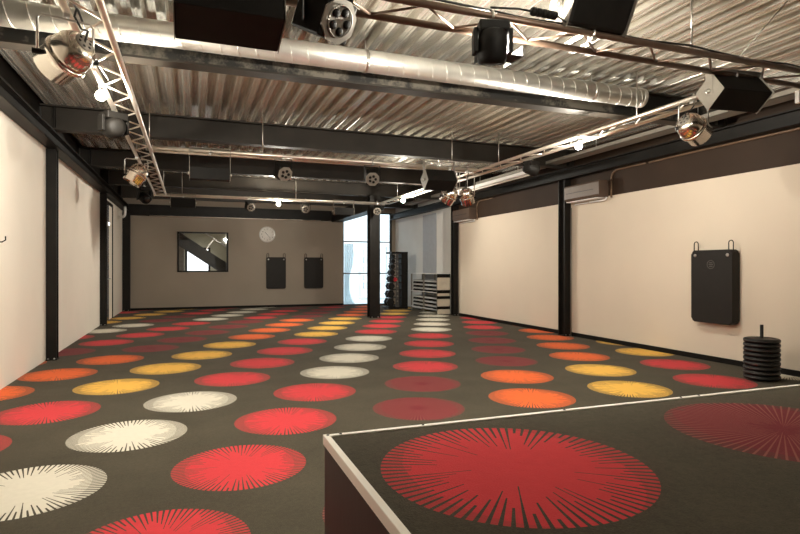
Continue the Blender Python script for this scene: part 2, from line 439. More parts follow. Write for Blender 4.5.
# ------------------------------------------------------------------ stage
st = thing('stage', 'low carpeted stage with white edge trim in the right foreground', 'stage', (0.482, 2.147, 0))
SX0, SX1, SY0, SY1, SH = 0.482, XR-0.016, YF+0.06, 2.147, 0.69
def loc(b): return (b[0]-SX0, b[1]-SX0, b[2]-SY1, b[3]-SY1, b[4], b[5])
sd = MB().box(*loc((SX0+0.006, SX1, SY0, SY1-0.006, 0, SH-0.006)))
sd.build('carcass', M['wood'], st)
pn = MB()
for y0 in [SY1-0.02-1.2*k for k in range(1, 5)]:
    pn.box(*loc((SX0+0.003, SX0+0.006, max(y0, SY0), y0+1.185, 0.02, SH-0.03)))
pn.build('side_panel', M['wood'], st)
sc = carpet_mesh('carpet_top', (SX0+0.022, SX1, SY0, SY1-0.022), SH+0.002, Vector((1.00, 1.60)), {(0, 0): 'R', (1, 0): 'C', (2, 0): 'R', (3, 0): 'O', (4, 0): 'W'})
sc.parent = st; sc.location = (-SX0, -SY1, 0)
MB().box(*loc((SX0, SX0+0.024, SY0, SY1, SH-0.03, SH+0.008)), bev=0.002).build('edge_trim', M['white'], st)
MB().box(*loc((SX0+0.025, SX1, SY1-0.024, SY1, SH-0.03, SH+0.007)), bev=0.002).build('edge_trim', M['white'], st)
for x in (0.55, 0.9, 1.6, 2.3, 2.42, 3.2): MB().lathe([(0.006, 0), (0.006, 0.002)], 8, Matrix.Translation((x-SX0, -0.013, SH+0.007))).build('screw', M['black'], st)
MB().lathe([(0.006, 0), (0.006, 0.002)], 8, Matrix.Translation((0.016, -0.016, SH+0.008))).build('screw', M['black'], st)

# ------------------------------------------------------------------ spiral duct
DY, DZ, DR = 5.33, 3.395, 0.108
du = thing('spiral_duct', 'round galvanized spiral duct crossing the room under the deck', 'duct', (XL+0.02, DY, DZ))
L = 5.1-XL
mxx = Matrix.Rotation(PI/2, 4, 'Y')
MB().lathe([(DR, 0), (DR, L)], 32, mxx).build('pipe', M['duct'], du)
rb = MB(); sp = []
turns = 0.16
nseg = int(L/turns*14)
for i in range(nseg): 
    a = 2*PI*i/14; sp.append((L*i/nseg, (DR+0.001)*math.cos(a), (DR+0.001)*math.sin(a)))
rb.tube(sp, 0.004, 5); rb.build('seam', M['duct'], du)
for xx in (3.55, 6.3):
    cl = MB()
    cl.lathe([(DR+0.006, 0), (DR+0.006, 0.03)], 32, Matrix.Translation((xx, 0, 0)) @ mxx)
    cl.cyl((xx+0.015, 0, DR), (xx+0.015, 0, DECK-DZ), 0.006, 6)
    cl.build('hanger_band', M['steel'], du)
MB().lathe([(DR+0.005, 0), (DR+0.005, 0.05), (DR*0.55, 0.051)], 32, Matrix.Translation((L-0.05, 0, 0)) @ mxx).build('end_cap', M['duct'], du)

# ------------------------------------------------------------------ lighting trusses (flat ladders, local x along)
TZ = 3.0; TR = 0.024
def truss(lab, p0, rotz, L, w, m, pitch=0.30, hang=()):
    t = thing('lighting_truss', lab, 'truss', p0, rotz, 'lighting trusses')
    MB().cyl((0, 0, 0), (L, 0, 0), TR, 14).build('chord', m, t)
    MB().cyl((0, w, 0), (L, w, 0), TR, 14).build('chord', m, t)
    n = int(L/pitch); b0 = None
    for k in range(n):
        o = None
        a, b = (TR*0.6, w-TR*0.6) if k % 2 == 0 else (w-TR*0.6, TR*0.6)
        key = k % 2
        if k < 2:
            o = MB().cyl((0, a, 0), (pitch, b, 0), 0.009, 8).build('brace', m, t)
            if k == 0: b0 = o
            else: b1 = o
        else:
            o = (b0 if key == 0 else b1).copy(); COL.objects.link(o); o.parent = t
        o.location = (k*pitch, 0, 0)
    MB().box(-0.004, 0.004, -TR, w+TR, -TR*1.3, TR*1.3).build('end_plate', m, t)
    for q in hang:
        MB().cyl((q, 0, TR), (q, 0, DECK-TZ), 0.007, 6).build('hanger_rod', M['steel'], t)
    return t
LX, LX2, RX, RX2 = -0.53, -0.75, 4.60, 4.83
truss('bright aluminium ladder truss running away from the camera along the left side', (LX, 1.2, TZ), PI/2, 12.55, 0.22, M['alu'], hang=(2.5, 7.2, 11.5))
truss('bright aluminium ladder truss running away from the camera along the right side', (RX2, 3.9, TZ), PI/2, 9.85, 0.23, M['alu'], hang=(1.2, 4.3, 9.2))
truss('nearest ladder truss with dark brown chords crossing above the stage', (-0.4, 3.24, TZ+0.002), 0, 6.4, 0.27, M['bronze'], hang=(1.2, 4.0))
truss('middle ladder truss crossing the room below the second beam', (LX+0.03, 8.48, TZ+0.01), 0, RX-LX-0.06, 0.22, M['alu'], hang=(1.5, 4.6))
truss('farthest ladder truss crossing the room in front of the back wall', (LX2-0.03, 13.76, TZ), 0, RX2-LX2, 0.22, M['alu'], hang=(0.6, 3.2))
tag(MB().cyl((4.15, 3.3, TZ+0.03), (4.55, 3.05, DECK), 0.005, 6).build('steel_cable', M['steel']), 'thin steel cable from the deck down to the nearest truss', 'cable')

# ------------------------------------------------------------------ fixtures (hang from a pipe whose centre is the thing's origin)
def clamp(t, drop=0.07):
    MB().tube(arc((0, 0, 0), 0.034, -0.2*PI, 1.2*PI, 12, (0, 1, 0), (0, 0, 1)), 0.008, 6).box(-0.018, 0.018, -0.03, 0.03, -0.05, -0.03).cyl((0, 0, -0.04), (0, 0, -drop), 0.008, 8).build('clamp', M['steel'], t)
def yoke(t, w, drop, top, m, r=0.008, flat=False, hw=0.018):
    y = MB()
    if flat: y.box(-w, w, -hw, hw, -top-0.004, -top).box(-w-0.004, -w, -hw, hw, -drop-0.03, -top).box(w, w+0.004, -hw, hw, -drop-0.03, -top)
    else: y.tube([(-w, 0, -drop), (-w, 0, -top-0.025), (-w+0.02, 0, -top), (w-0.02, 0, -top), (w, 0, -top-0.025), (w, 0, -drop)], r, 8)
    y.build('yoke', m, t)
def par_can(lab, loc, rotz, aim, s=1.0, drop=0.30, grp='chrome par cans'):
    t = thing('par_can', lab, 'spotlight', loc, rotz, grp)
    clamp(t, 0.06); yoke(t, 0.155*s, drop, 0.06, M['steel'])
    a = Matrix.Rotation(-rotz, 4, 'Z') @ Vector(aim)
    mx = Matrix.Translation((0, 0, -drop)) @ orient(a)
    prof = [(0.045, -0.17), (0.075, -0.165), (0.105, -0.14), (0.125, -0.10), (0.132, -0.05), (0.134, -0.02)]
    MB().lathe([(r*s, z*s) for r, z in prof], 28, mx).build('back_shell', M['chrome'], t)
    brl = MB().lathe([(0.140*s, -0.02*s), (0.144*s, -0.01*s), (0.144*s, 0.005*s), (0.138*s, 0.012*s), (0.128*s, 0.02*s), (0.128*s, 0.13*s), (0.120*s, 0.132*s), (0.118*s, 0.05*s), (0.02, 0.03*s)], 28, mx).build('barrel', M['chrome'], t)
    MB().lathe([(0.116*s, 0.06*s), (0.09*s, 0.075*s), (0.02*s, 0.083*s)], 24, mx).build('lens', M['plate'], brl)
    h = MB()
    h.lathe([(0.055*s, -0.176*s), (0.06*s, -0.170*s), (0.06*s, -0.166*s)], 20, mx); bc = h.build('back_cap', M['plate'], t)
    k = MB()
    for q in range(6):
        aa = q*PI/3; k.lathe([(0.009*s, -0.179*s), (0.009*s, -0.17*s)], 8, mx @ Matrix.Translation((0.038*s*math.cos(aa), 0.038*s*math.sin(aa), 0)))
    k.build('vent_hole', M['black'], bc)
    for sg in (-1, 1): MB().cyl((sg*0.13*s, 0, -drop), (sg*0.185*s, 0, -drop), 0.018, 10).build('knob', M['black'], t)
    ca = mx @ Vector((0, 0, -0.17*s))
    MB().tube([ca, ca+Vector((0.02, 0.0, 0.08)), ca*0.5+Vector((0.04, 0.03, 0.0)), Vector((0.05, 0.02, -0.02)), Vector((0.06, 0.0, 0.03))], 0.007, 6).build('cable', M['wire'], t)
    return t
def flood_box(lab, loc, rotz, length, sec, tilt, drop, grp='black flood lights', m_plate='plate', rounded=False):
    """long black box on a flat yoke; local x is its length, tilt turns it about x"""
    t = thing('flood_light', lab, 'stage light', loc, rotz, grp)
    clamp(t, 0.06)
    if drop > 0: yoke(t, length/2+0.006, drop, -0.035, M[m_plate], flat=True, hw=0.04)
    else:
        w = length/2+0.006
        MB().box(-w, w, -0.018, 0.018, 0.034, 0.038).box(-w-0.004, -w, -0.018, 0.018, 0.034, -drop+0.03).box(w, w+0.004, -0.018, 0.018, 0.034, -drop+0.03).build('yoke', M[m_plate], t)
    mx = Matrix.Translation((0, 0, -drop)) @ Matrix.Rotation(tilt, 4, 'X')
    h = sec/2
    MB().box(-length/2, length/2, -h, h, -h, h, mx, bev=0.03 if rounded else 0.006).build('body', M['black'], t)
    MB().box(-length/2+0.03, length/2-0.03, h-0.002, h+0.006, -h+0.03, h-0.03, mx).build('lens', M['rubber'], t)
    for sg in (-1, 1):
        x0 = sg*(length/2+0.001)
        MB().box(min(x0, x0+sg*0.004), max(x0, x0+sg*0.004), -h-0.008, h+0.008, -h-0.008, h+0.008, mx).build('end_plate', M[m_plate], t)
        MB().cyl((sg*length/2, 0, -drop), (sg*(length/2+0.03), 0, -drop), 0.02, 12).build('knob', M['steel'], t)
    return t
def multi_lens(lab, loc, rotz, aim, s, grp, drop=0.18):
    """black effect projector with a round front plate of five lenses"""
    t = thing('effect_projector', lab, 'stage light', loc, rotz, grp)
    clamp(t, 0.05); yoke(t, 0.125*s, drop, 0.05, M['black'], flat=True)
    a = Matrix.Rotation(-rotz, 4, 'Z') @ Vector(aim)
    mx = Matrix.Translation((0, 0, -drop)) @ orient(a)
    MB().box(-0.10*s, 0.10*s, -0.10*s, 0.10*s, -0.15*s, 0.08*s, mx, bev=0.012).build('housing', M['black'], t)
    fp = MB().prism([(0.105*s*math.cos(q*PI/4+PI/8)/math.cos(PI/8), 0.105*s*math.sin(q*PI/4+PI/8)/math.cos(PI/8)) for q in range(8)], 0.012, mx @ Matrix.Translation((0, 0, 0.08*s))).build('front_plate', M['plate'], t)
    MB().lathe([(0.080*s, 0.092*s), (0.080*s, 0.10*s), (0.074*s, 0.10*s), (0.074*s, 0.094*s)], 24, mx, True, False).build('ring', M['plate'], fp)
    for q in range(5):
        aa = q*2*PI/5
        MB().lathe([(0.021*s, 0.0*s), (0.021*s, 0.012*s), (0.012*s, 0.016*s)], 12, mx @ Matrix.Translation((0.048*s*math.cos(aa), 0.048*s*math.sin(aa), 0.09*s))).build('lens', M['black'], fp)
    return t
def moving_head(lab, loc, rotz, aim, s, grp, drop=0.26, m='black'):
    t = thing('moving_head', lab, 'stage light', loc, rotz, grp)
    clamp(t, 0.05)
    MB().box(-0.10*s, 0.10*s, -0.085*s, 0.085*s, -0.05-0.07*s, -0.05, bev=0.012).build('base', M[m], t)
    ar = MB()
    for sg in (-1, 1): ar.box(sg*0.115*s-0.014*s, sg*0.115*s+0.014*s, -0.045*s, 0.045*s, -drop-0.05*s, -0.09, bev=0.006)
    ar.build('arm', M[m], t)
    a = Matrix.Rotation(-rotz, 4, 'Z') @ Vector(aim)
    mx = Matrix.Translation((0, 0, -drop)) @ orient(a)
    hd = MB().lathe([(0.05*s, -0.12*s), (0.085*s, -0.10*s), (0.098*s, -0.03*s), (0.098*s, 0.07*s), (0.088*s, 0.11*s), (0.078*s, 0.11*s), (0.075*s, 0.10*s)], 24, mx).build('head', M[m], t)
    MB().lathe([(0.074*s, 0.098*s), (0.04*s, 0.112*s), (0.005, 0.116*s)], 20, mx).build('lens', M['rubber'], hd)
    return t
def work_lamp(lab, loc, k=1.0, rotz=0.0, r=0.045, light_blocker=False, rod=False):
    t = thing('work_lamp', lab, 'lamp', loc, rotz, 'lit work lamps')
    clamp(t, 0.05)
    MB().lathe([(0.018, -0.05-0.03), (0.022, -0.05), (0.012, -0.045)], 12).build('socket', M['black'], t)
    s2 = bmesh.new(); bmesh.ops.create_icosphere(s2, subdivisions=2, radius=r)
    mb = MB(); s2.verts.index_update()
    mb.add([v.co + Vector((0, 0, -0.08-r*0.9)) for v in s2.verts], [[v.index for v in q.verts] for q in s2.faces], None, True); s2.free()
    mb.build('bulb', bulb(k), t)
    if light_blocker == 'back': MB().box(-0.12, 0.12, -0.20, -0.055, -0.202, -0.198).box(-0.122, -0.118, -0.20, 0.05, -0.202, -0.13).box(0.118, 0.122, -0.20, 0.05, -0.202, -0.13).build('light_blocker', M['black'], t); MB().cyl((0, -0.05, -0.04), (0, -0.10, -0.17), 0.005, 6).build('blocker_arm', M['black'], t)  # added plates, keep this lamp's light off the stage and side walls
    elif light_blocker: MB().lathe([(0.02, -0.19), (0.10, -0.185), (0.15, -0.165), (0.152, -0.168), (0.10, -0.19), (0.02, -0.195)], 24).build('light_blocker', M['black'], t); MB().cyl((0.02, 0, -0.05), (0.10, 0, -0.185), 0.005, 6).build('blocker_arm', M['black'], t)  # added bowl under the bulb, blocks its downward light from the stage
    if rod: MB().cyl((0, 0, 0.034), (0, 0, rod), 0.007, 6).build('hanger_rod', M['steel'], t)
    return t

# work lamps: the room's light
work_lamp('bright bare work lamp hanging under the left truss beside the nearest par can', (LX2, 5.62, TZ), 1.7)
work_lamp('bright bare work lamp on the farthest truss in front of the back wall', (2.0, 13.76, TZ), 2.1)
work_lamp('bright bare work lamp near the far end of the right truss', (RX, 12.1, TZ), 1.3)
work_lamp('bright bare work lamp on the right truss near the nearer air conditioner', (RX, 5.85, TZ), 1.15)
work_lamp('bright work lamp with added light-blocking plates, hidden behind the black head on the nearest truss', (2.02, 3.51, TZ), 4.2, light_blocker='back', r=0.035)
work_lamp('bright work lamp with an added light-blocking bowl, on a rod above the stage, behind the view', (2.1, 1.2, 3.25), 0.9, light_blocker=True, rod=DECK-3.25)

# chrome par cans
par_can('big polished par can hanging at upper left on the left truss', (LX2, 4.12, TZ), 0.3, (-0.72, 0.58, -0.42), 1.0)
par_can('polished par can at the far end of the left truss', (LX2, 9.1, TZ), 0.2, (-0.5, -0.1, -0.8), 1.0)
par_can('polished par can hanging at upper right under the right truss', (4.60, 4.12, TZ), -0.3, (0.89, 0.13, -0.42), 0.95)
par_can('left one of two polished par cans where the middle and right trusses meet', (4.05, 8.48, TZ+0.01), 0, (-0.3, 0.5, -0.7), 0.9, 0.48)
par_can('right one of two polished par cans where the middle and right trusses meet', (4.38, 8.48, TZ+0.01), 0, (0.4, 0.3, -0.8), 0.9, 0.48)

# black floods
flood_box('large black flood light at the top left, hung square from the nearest truss', (0.20, 3.24, TZ), 0, 0.56, 0.30, -0.25, 0.20)
flood_box('black rounded flood light standing up from the nearest truss at top centre right', (2.66, 3.24, TZ), 0, 0.50, 0.26, 0.5, -0.18, rounded=True)
flood_box('black flood light turned on its edge with a grey diamond end plate at upper right', (4.39, 3.512, TZ), -0.12, 0.50, 0.21, PI/4+0.12, 0.155)
flood_box('black flood light with a pale end plate where middle and right trusses meet', (3.78, 8.30, TZ+0.03), -0.05, 0.50, 0.24, PI/4+0.15, 0.27)
flood_box('black flood light hanging square on the left of the middle truss', (0.26, 8.48, TZ+0.01), 0, 0.54, 0.17, 0.0, 0.33)
flood_box('grey-black flood light on the left of the farthest truss', (-0.16, 13.76, TZ), 0, 0.52, 0.20, 0.1, 0.18)
flood_box('black flood light on the farthest truss just left of the freestanding column', (3.62, 13.76, TZ), 0, 0.50, 0.18, 0.1, 0.24)
# multi-lens projectors
multi_lens('effect projector with five round holes in a pale plate on the nearest truss', (0.76, 3.24, TZ), 0, (0.45, -0.75, -0.45), 1.15, 'multi-lens effect projectors')
multi_lens('small multi-lens projector left of centre on the middle truss', (1.30, 8.48, TZ+0.01), 0, (0.2, -0.8, -0.4), 1.0, 'multi-lens effect projectors', 0.24)
multi_lens('small multi-lens projector right of centre on the middle truss', (2.70, 8.48, TZ+0.01), 0, (-0.2, -0.8, -0.4), 1.0, 'multi-lens effect projectors', 0.24)
multi_lens('tiny multi-lens projector left of the lamp on the farthest truss', (1.33, 13.76, TZ), 0, (0.2, -0.8, -0.4), 0.9, 'multi-lens effect projectors', 0.2)
multi_lens('tiny multi-lens projector right of the lamp on the farthest truss', (2.66, 13.76, TZ), 0, (-0.2, -0.8, -0.4), 0.9, 'multi-lens effect projectors', 0.2)
multi_lens('small multi-lens projector just right of the freestanding column', (4.46, 13.60, TZ), 0, (-0.2, -0.8, -0.4), 0.9, 'multi-lens effect projectors', 0.2)
# moving heads
moving_head('black moving head hanging from the nearest truss at top centre', (1.86, 3.24, TZ), -0.3, (0.1, 0.25, -1), 1.0, 'black moving heads', 0.2)
moving_head('black moving head at the far end of the left truss below the par can', (-0.87, 12.3, TZ), 0.4, (0.4, -0.7, -0.4), 1.05, 'black moving heads')
moving_head('dark round moving head under the left truss below the work lamp', (-0.75, 6.5, TZ), 0.6, (-0.3, 0.8, 0.1), 1.1, 'black moving heads', 0.2)
moving_head('dark moving head on the right truss between lamp and corner', (4.83, 7.25, TZ), 0.4, (0.8, -0.2, -0.3), 1.0, 'black moving heads', 0.16)
t = thing('fan_speaker', 'small black square speaker near the right end of the nearest truss', 'speaker', (5.50, 3.512, TZ))
clamp(t, 0.06)
MB().box(-0.10, 0.10, -0.07, 0.07, -0.23, 0.01, bev=0.02).build('cabinet', M['black'], t)
MB().lathe([(0.085, 0), (0.085, 0.006), (0.06, 0.012), (0.02, 0.006)], 24, Matrix.Translation((0, -0.07, -0.11)) @ Matrix.Rotation(PI/2, 4, 'X')).build('grille', M['rubber'], t)
t = thing('junction_box', 'small white junction box beside the black speaker at upper right', 'box', (5.25, 3.55, TZ))
MB().box(-0.02, 0.02, -0.02, 0.02, -0.14, -0.024, bev=0.003).build('case', M['whitep'], t)
so = MB()
for z in (-0.06, -0.11): so.cyl((0, -0.019, z), (0, -0.023, z), 0.011, 10)
so.build('socket', M['black'], t)
t = thing('cable_connector', 'black cable connector lying along the nearest truss at top centre', 'connector', (2.22, 3.18, TZ+0.05))
b = MB()
for k in range(5): b.lathe([(0.022, 0), (0.028, 0.008), (0.028, 0.032), (0.022, 0.04)], 12, Matrix.Translation((-0.1+0.04*k, 0, 0)) @ mxx)
b.build('body', M['black'], t)
MB().tube([(0.1, 0, 0), (0.2, 0.01, -0.03), (0.35, 0.02, -0.02), (0.6, 0.03, 0.0)], 0.007, 6).tube([(-0.1, 0, 0), (-0.2, 0, 0.0), (-0.4, 0.01, -0.02)], 0.007, 6).build('cable', M['wire'], t)

# cables draped along the trusses
def cable(lab, pts, r=0.008):
    tag(MB().tube(pts, r, 6).build('power_cable', M['wire']), lab, 'cable', 'power cables on the trusses')
pts = [(LX2+0.04+0.02*math.sin(k*1.7), 1.4+0.35*k, TZ+0.033+0.004*math.sin(k)) for k in range(24)]
cable('black power cable lying along the left truss', pts)
pts = [(-0.3+0.35*k, 3.24+0.02*math.sin(k*2.1), TZ+0.034+0.004*math.sin(k*1.3)) for k in range(17)]
cable('black power cable lying along the nearest truss', pts)
pts = [(RX2-0.02+0.02*math.sin(k*1.9), 4.2+0.4*k, TZ+0.034) for k in range(22)]
cable('black power cable lying along the right truss', pts)

# battens along the right side
for y0, lab in ((8.8, 'pale fluorescent batten below the deck beside the right truss'),):
    t = thing('fluorescent_batten', lab, 'light fitting', (5.9, y0, 3.06))
    MB().box(-0.05, 0.05, 0, 3.1, 0.02, 0.09, bev=0.005).build('housing', M['whitep'], t)
    MB().cyl((0, 0.05, 0.0), (0, 3.05, 0.0), 0.014, 12).build('tube', M['white'], t)
    for yy in (0.5, 2.6): MB().cyl((0, yy, 0.09), (0, yy, DECK-3.06), 0.006, 6).build('hanger_rod', M['steel'], t)
t = thing('cable_tray', 'pale steel cable tray running along the top of the right wall', 'cable tray', (6.45, 3.0, 3.30))
MB().box(-0.12, 0.12, 0, 13.5, 0, 0.006).box(-0.12, -0.114, 0, 13.5, 0, 0.06).box(0.114, 0.12, 0, 13.5, 0, 0.06).build('tray', M['plate'], t)
hr = MB()
for k in range(7): hr.cyl((-0.117, 0.6+2*k, 0.05), (-0.117, 0.6+2*k, 0.30), 0.005, 6)
hr.build('hanger_rod', M['steel'], t)

# ------------------------------------------------------------------ air conditioners on the right wall
def aircon(y1, L, lab):
    """long axis along y, front faces -x"""
    t = thing('air_conditioner', lab, 'air conditioner', (XR, y1, 2.60), 0, 'wall air conditioners')
    out = [(-0.008, 0.0), (-0.17, 0.0), (-0.215, 0.05), (-0.22, 0.27), (-0.20, 0.30), (-0.008, 0.30)]
    mx = Matrix(((1, 0, 0, 0), (0, 0, -1, 0), (0, 1, 0, 0), (0, 0, 0, 1)))
    cs = MB().prism(out, L, mx).build('casing', M['acbrown'], t)
    MB().box(-0.223, -0.219, -L+0.14, -0.06, 0.148, 0.154).build('slot', M['black'], cs)
    MB().box(-0.21, -0.04, -L+0.05, -0.05, -0.018, -0.004, bev=0.004).build('louvre', M['whitep'], cs)
    MB().tube([(-0.06, -L*0.55, -0.05), (-0.06, -L+0.05, -0.05)] + arc((-0.06, -L+0.04, 0.0), 0.05, -PI/2, -PI, 6, (0, 1, 0), (0, 0, 1)) , 0.016, 8).tube([(-0.05, 0.0-0.1, -0.05), (-0.05, -L*0.5, -0.05)], 0.010, 8).build('drain_pipe', M['whitep'], t)
    MB().tube([(-0.03, -L-0.10, -0.02), (-0.03, -L-0.10, 0.30)] + arc((-0.03, -L-0.25, 0.30), 0.15, 0, PI/2, 8, (0, 1, 0), (0, 0, 1)) + [(-0.03, -L-0.9, 0.45)], 0.017, 8).build('conduit', M['copper'], t)
    return t
aircon(9.05, 0.98, 'brown air conditioner on the right wall, nearer and larger in view')
aircon(14.0, 0.98, 'brown air conditioner on the right wall, farther, by the grey alcove')
tag(MB().tube([(XR-0.03, 7.1, 3.048)] + [(XR-0.03, 7.0-0.5*k, 3.048+0.004*math.sin(k)) for k in range(15)], 0.017, 8).build('conduit_pipe', M['copper']), 'brown conduit pipe running along the top of the dark brown band', 'pipe')
tag(MB().tube([(XR-0.04, 9.08, 0.0), (XR-0.035, 9.08, 2.5)], 0.012, 8).build('conduit_pipe', M['plate']), 'thin grey conduit down the wall beside the nearer right column', 'pipe', 'conduits by the right columns')
tag(MB().tube([(XR-0.04, 13.98, 0.0), (XR-0.035, 13.98, 2.5)], 0.012, 8).build('conduit_pipe', M['plate']), 'thin grey conduit down the wall beside the farther right column', 'pipe', 'conduits by the right columns')
tag(MB().tube([(-1.2+0.6*k, YB-0.13, 2.95) for k in range(10)], 0.014, 8).build('conduit_pipe', M['alu']), 'pale conduit along the top of the taupe back wall', 'pipe')
tag(MB().tube([(-1.90, 17.9, 2.78), (-1.80, 17.7, 2.78)] + arc((-1.80, 17.7, 2.90), 0.12, -PI/2, 0, 8, (0.5, -0.86, 0), (0, 0, 1)) + [(-1.74, 17.6, 3.06)], 0.035, 10).build('drain_elbow', M['whitep']), 'white curved drain pipe high in the far left corner', 'pipe')

# ------------------------------------------------------------------ hanging exercise mats
def mat_thing(lab, loc, rotz, w, h, th, emblem, grp=None, prong=0.05):
    """back at y=0 on the wall, faces -y; origin at bottom centre"""
    t = thing('exercise_mat', lab, 'exercise mat', loc, rotz, grp)
    def rr(w, h, r, n=6):
        o = []
        for cx, cz, a0 in ((w/2-r, h-r, 0), (-w/2+r, h-r, PI/2), (-w/2+r, r, PI), (w/2-r, r, 1.5*PI)):
            for k in range(n+1):
                a = a0+PI/2*k/n; o.append((cx+r*math.cos(a), cz+r*math.sin(a)))
        return o
    mx = Matrix(((1, 0, 0, 0), (0, 0, -1, -0.015), (0, 1, 0, 0), (0, 0, 0, 1)))
    b = MB().prism(rr(w, h, 0.055), th, mx)
    bmesh.ops.bevel(b.bm, geom=[e for e in b.bm.edges if abs(e.verts[0].co.y-e.verts[1].co.y) < 1e-5], offset=0.014, segments=2, affect='EDGES')
    pad = b.build('pad', M['foam'], t)
    for sg in (-1, 1):
        MB().lathe([(0.024, 0), (0.024, 0.004), (0.012, 0.005)], 14, Matrix.Translation((sg*(w/2-0.07), -th-0.0155, h-0.075)) @ Matrix.Rotation(PI/2, 4, 'X')).build('eyelet', M['steel'], pad)
        x = sg*(w/2-0.05)
        hk = [(x-0.035, -th*0.8, h-0.03), (x-0.035, -th*0.8, h+0.09)] + arc((x, -th*0.8, h+0.09), 0.035, PI, 0, 8, (1, 0, 0), (0, 0, 1)) + [(x+0.035, -th*0.8, h-0.03)]
        k = MB().tube(hk, 0.007, 6)
        if prong > 0.05: k.tube([(x, -0.001, h+0.02), (x, -th-prong+0.03, h+0.02), (x, -th-prong, h+0.04), (x, -th-prong, h+0.08)], 0.007, 6)
        k.build('hook', M['black_steel'], t)
    if emblem:
        e = MB().lathe([(0.062, 0), (0.062, 0.003), (0.054, 0.003), (0.054, 0)], 28, Matrix.Translation((0.0, -th-0.015, h*0.80)) @ Matrix.Rotation(PI/2, 4, 'X'), True, False)
        for q in range(3):
            zz = h*0.80-0.026+0.026*q
            e.box(-0.035+0.008*abs(q-1), 0.035-0.008*abs(q-1), -th-0.018, -th-0.015, zz-0.008, zz+0.006)
        e.build('emblem', M['emblem'], pad)
    return t
mat_thing('black mat hanging on two hooks on the right wall, round emblem near its top', (XR, 5.84, 0.56), -PI/2, 0.66, 1.03, 0.14, True)
mat_thing('left one of two black mats hanging below the clock on the back wall', (2.70, YB, 0.62), 0, 0.65, 1.06, 0.05, False, 'mats on the back wall')
mat_thing('right one of two black mats hanging on the back wall, nearer the window', (3.98, YB, 0.62), 0, 0.66, 1.06, 0.05, False, 'mats on the back wall')
mat_thing('mat hanging on a hook at the left edge of the view', (XL, 6.60, 0.56), PI/2, 0.66, 1.03, 0.06, False, None, 0.10)

# clock
ck = thing('wall_clock', 'round pale wall clock above the left mat on the back wall', 'clock', (2.41, YB, 2.44))
rx = Matrix.Rotation(PI/2, 4, 'X')
MB().lathe([(0.265, 0.0), (0.27, 0.02), (0.262, 0.04), (0.245, 0.045), (0.24, 0.03)], 40, rx, True, False).build('rim', M['steel'], ck)
MB().lathe([(0.24, 0.02), (0.24, 0.030)], 40, rx).build('face', M['clock'], ck)
for k in range(12):
    a = PI/2-2*PI*k/12
    cu = bpy.data.curves.new('numeral', 'FONT'); cu.body = str(12 if k == 0 else k); cu.size = 0.062; cu.align_x = 'CENTER'; cu.align_y = 'CENTER'; cu.extrude = 0.001
    tmp = bpy.data.objects.new('numeral', cu); COL.objects.link(tmp)
    me = bpy.data.meshes.new_from_object(tmp.evaluated_get(bpy.context.evaluated_depsgraph_get()))
    bpy.data.objects.remove(tmp); me.materials.clear(); me.materials.append(M['black'])
    o = bpy.data.objects.new('numeral', me); COL.objects.link(o); o.parent = ck
    o.rotation_euler = (PI/2, 0, 0); o.location = (0.185*math.cos(a), -0.033, 0.185*math.sin(a))
for a, l, w in ((2.35, 0.11, 0.012), (-0.9, 0.16, 0.008)):
    mx = Matrix.Translation((0, -0.036, 0)) @ Matrix.Rotation(-a, 4, 'Y')
    MB().box(-0.02, l, -0.002, 0.0, -w/2, w/2, mx).build('hand', M['black'], ck)

# left wall door
d1 = thing('door_1', '', 'door', (XL, 16.0, 0)); del d1['label'], d1['category']; struct(d1)
MB().box(-0.01, 0.03, -0.62, -0.54, 0, 3.0).box(-0.01, 0.03, 0.54, 0.62, 0, 3.0).box(-0.01, 0.03, -0.54, 0.54, 2.92, 3.0).build('door_frame', M['black_steel'], d1)
dl = MB().box(-0.01, 0.012, -0.54, -0.05, 0.01, 2.92).build('door_leaf', M['doorgrey'], d1)
MB().box(-0.01, 0.012, -0.045, 0.54, 0.01, 2.92).build('door_leaf', M['beige'], d1)
MB().cyl((0.012, -0.10, 1.05), (0.06, -0.10, 1.05), 0.011, 8).cyl((0.06, -0.10, 1.05), (0.06, -0.22, 1.05), 0.010, 8).cyl((0.012, -0.10, 1.05), (0.018, -0.10, 1.05), 0.028, 14).build('door_handle', M['steel'], dl)
t = thing('glowing_box', 'small glowing white box high on the left door', 'lamp', (XL+0.012, 15.55, 2.42))  # white case with a glowing front, high on the door leaf
MB().box(0.0, 0.05, -0.09, 0.09, -0.05, 0.05, bev=0.008).build('case', M['whitep'], t)
MB().box(0.05, 0.056, -0.07, 0.07, -0.035, 0.035).build('lens', emit('glowing_box_front', (0.9, 0.95, 1.0), 4.0), t)

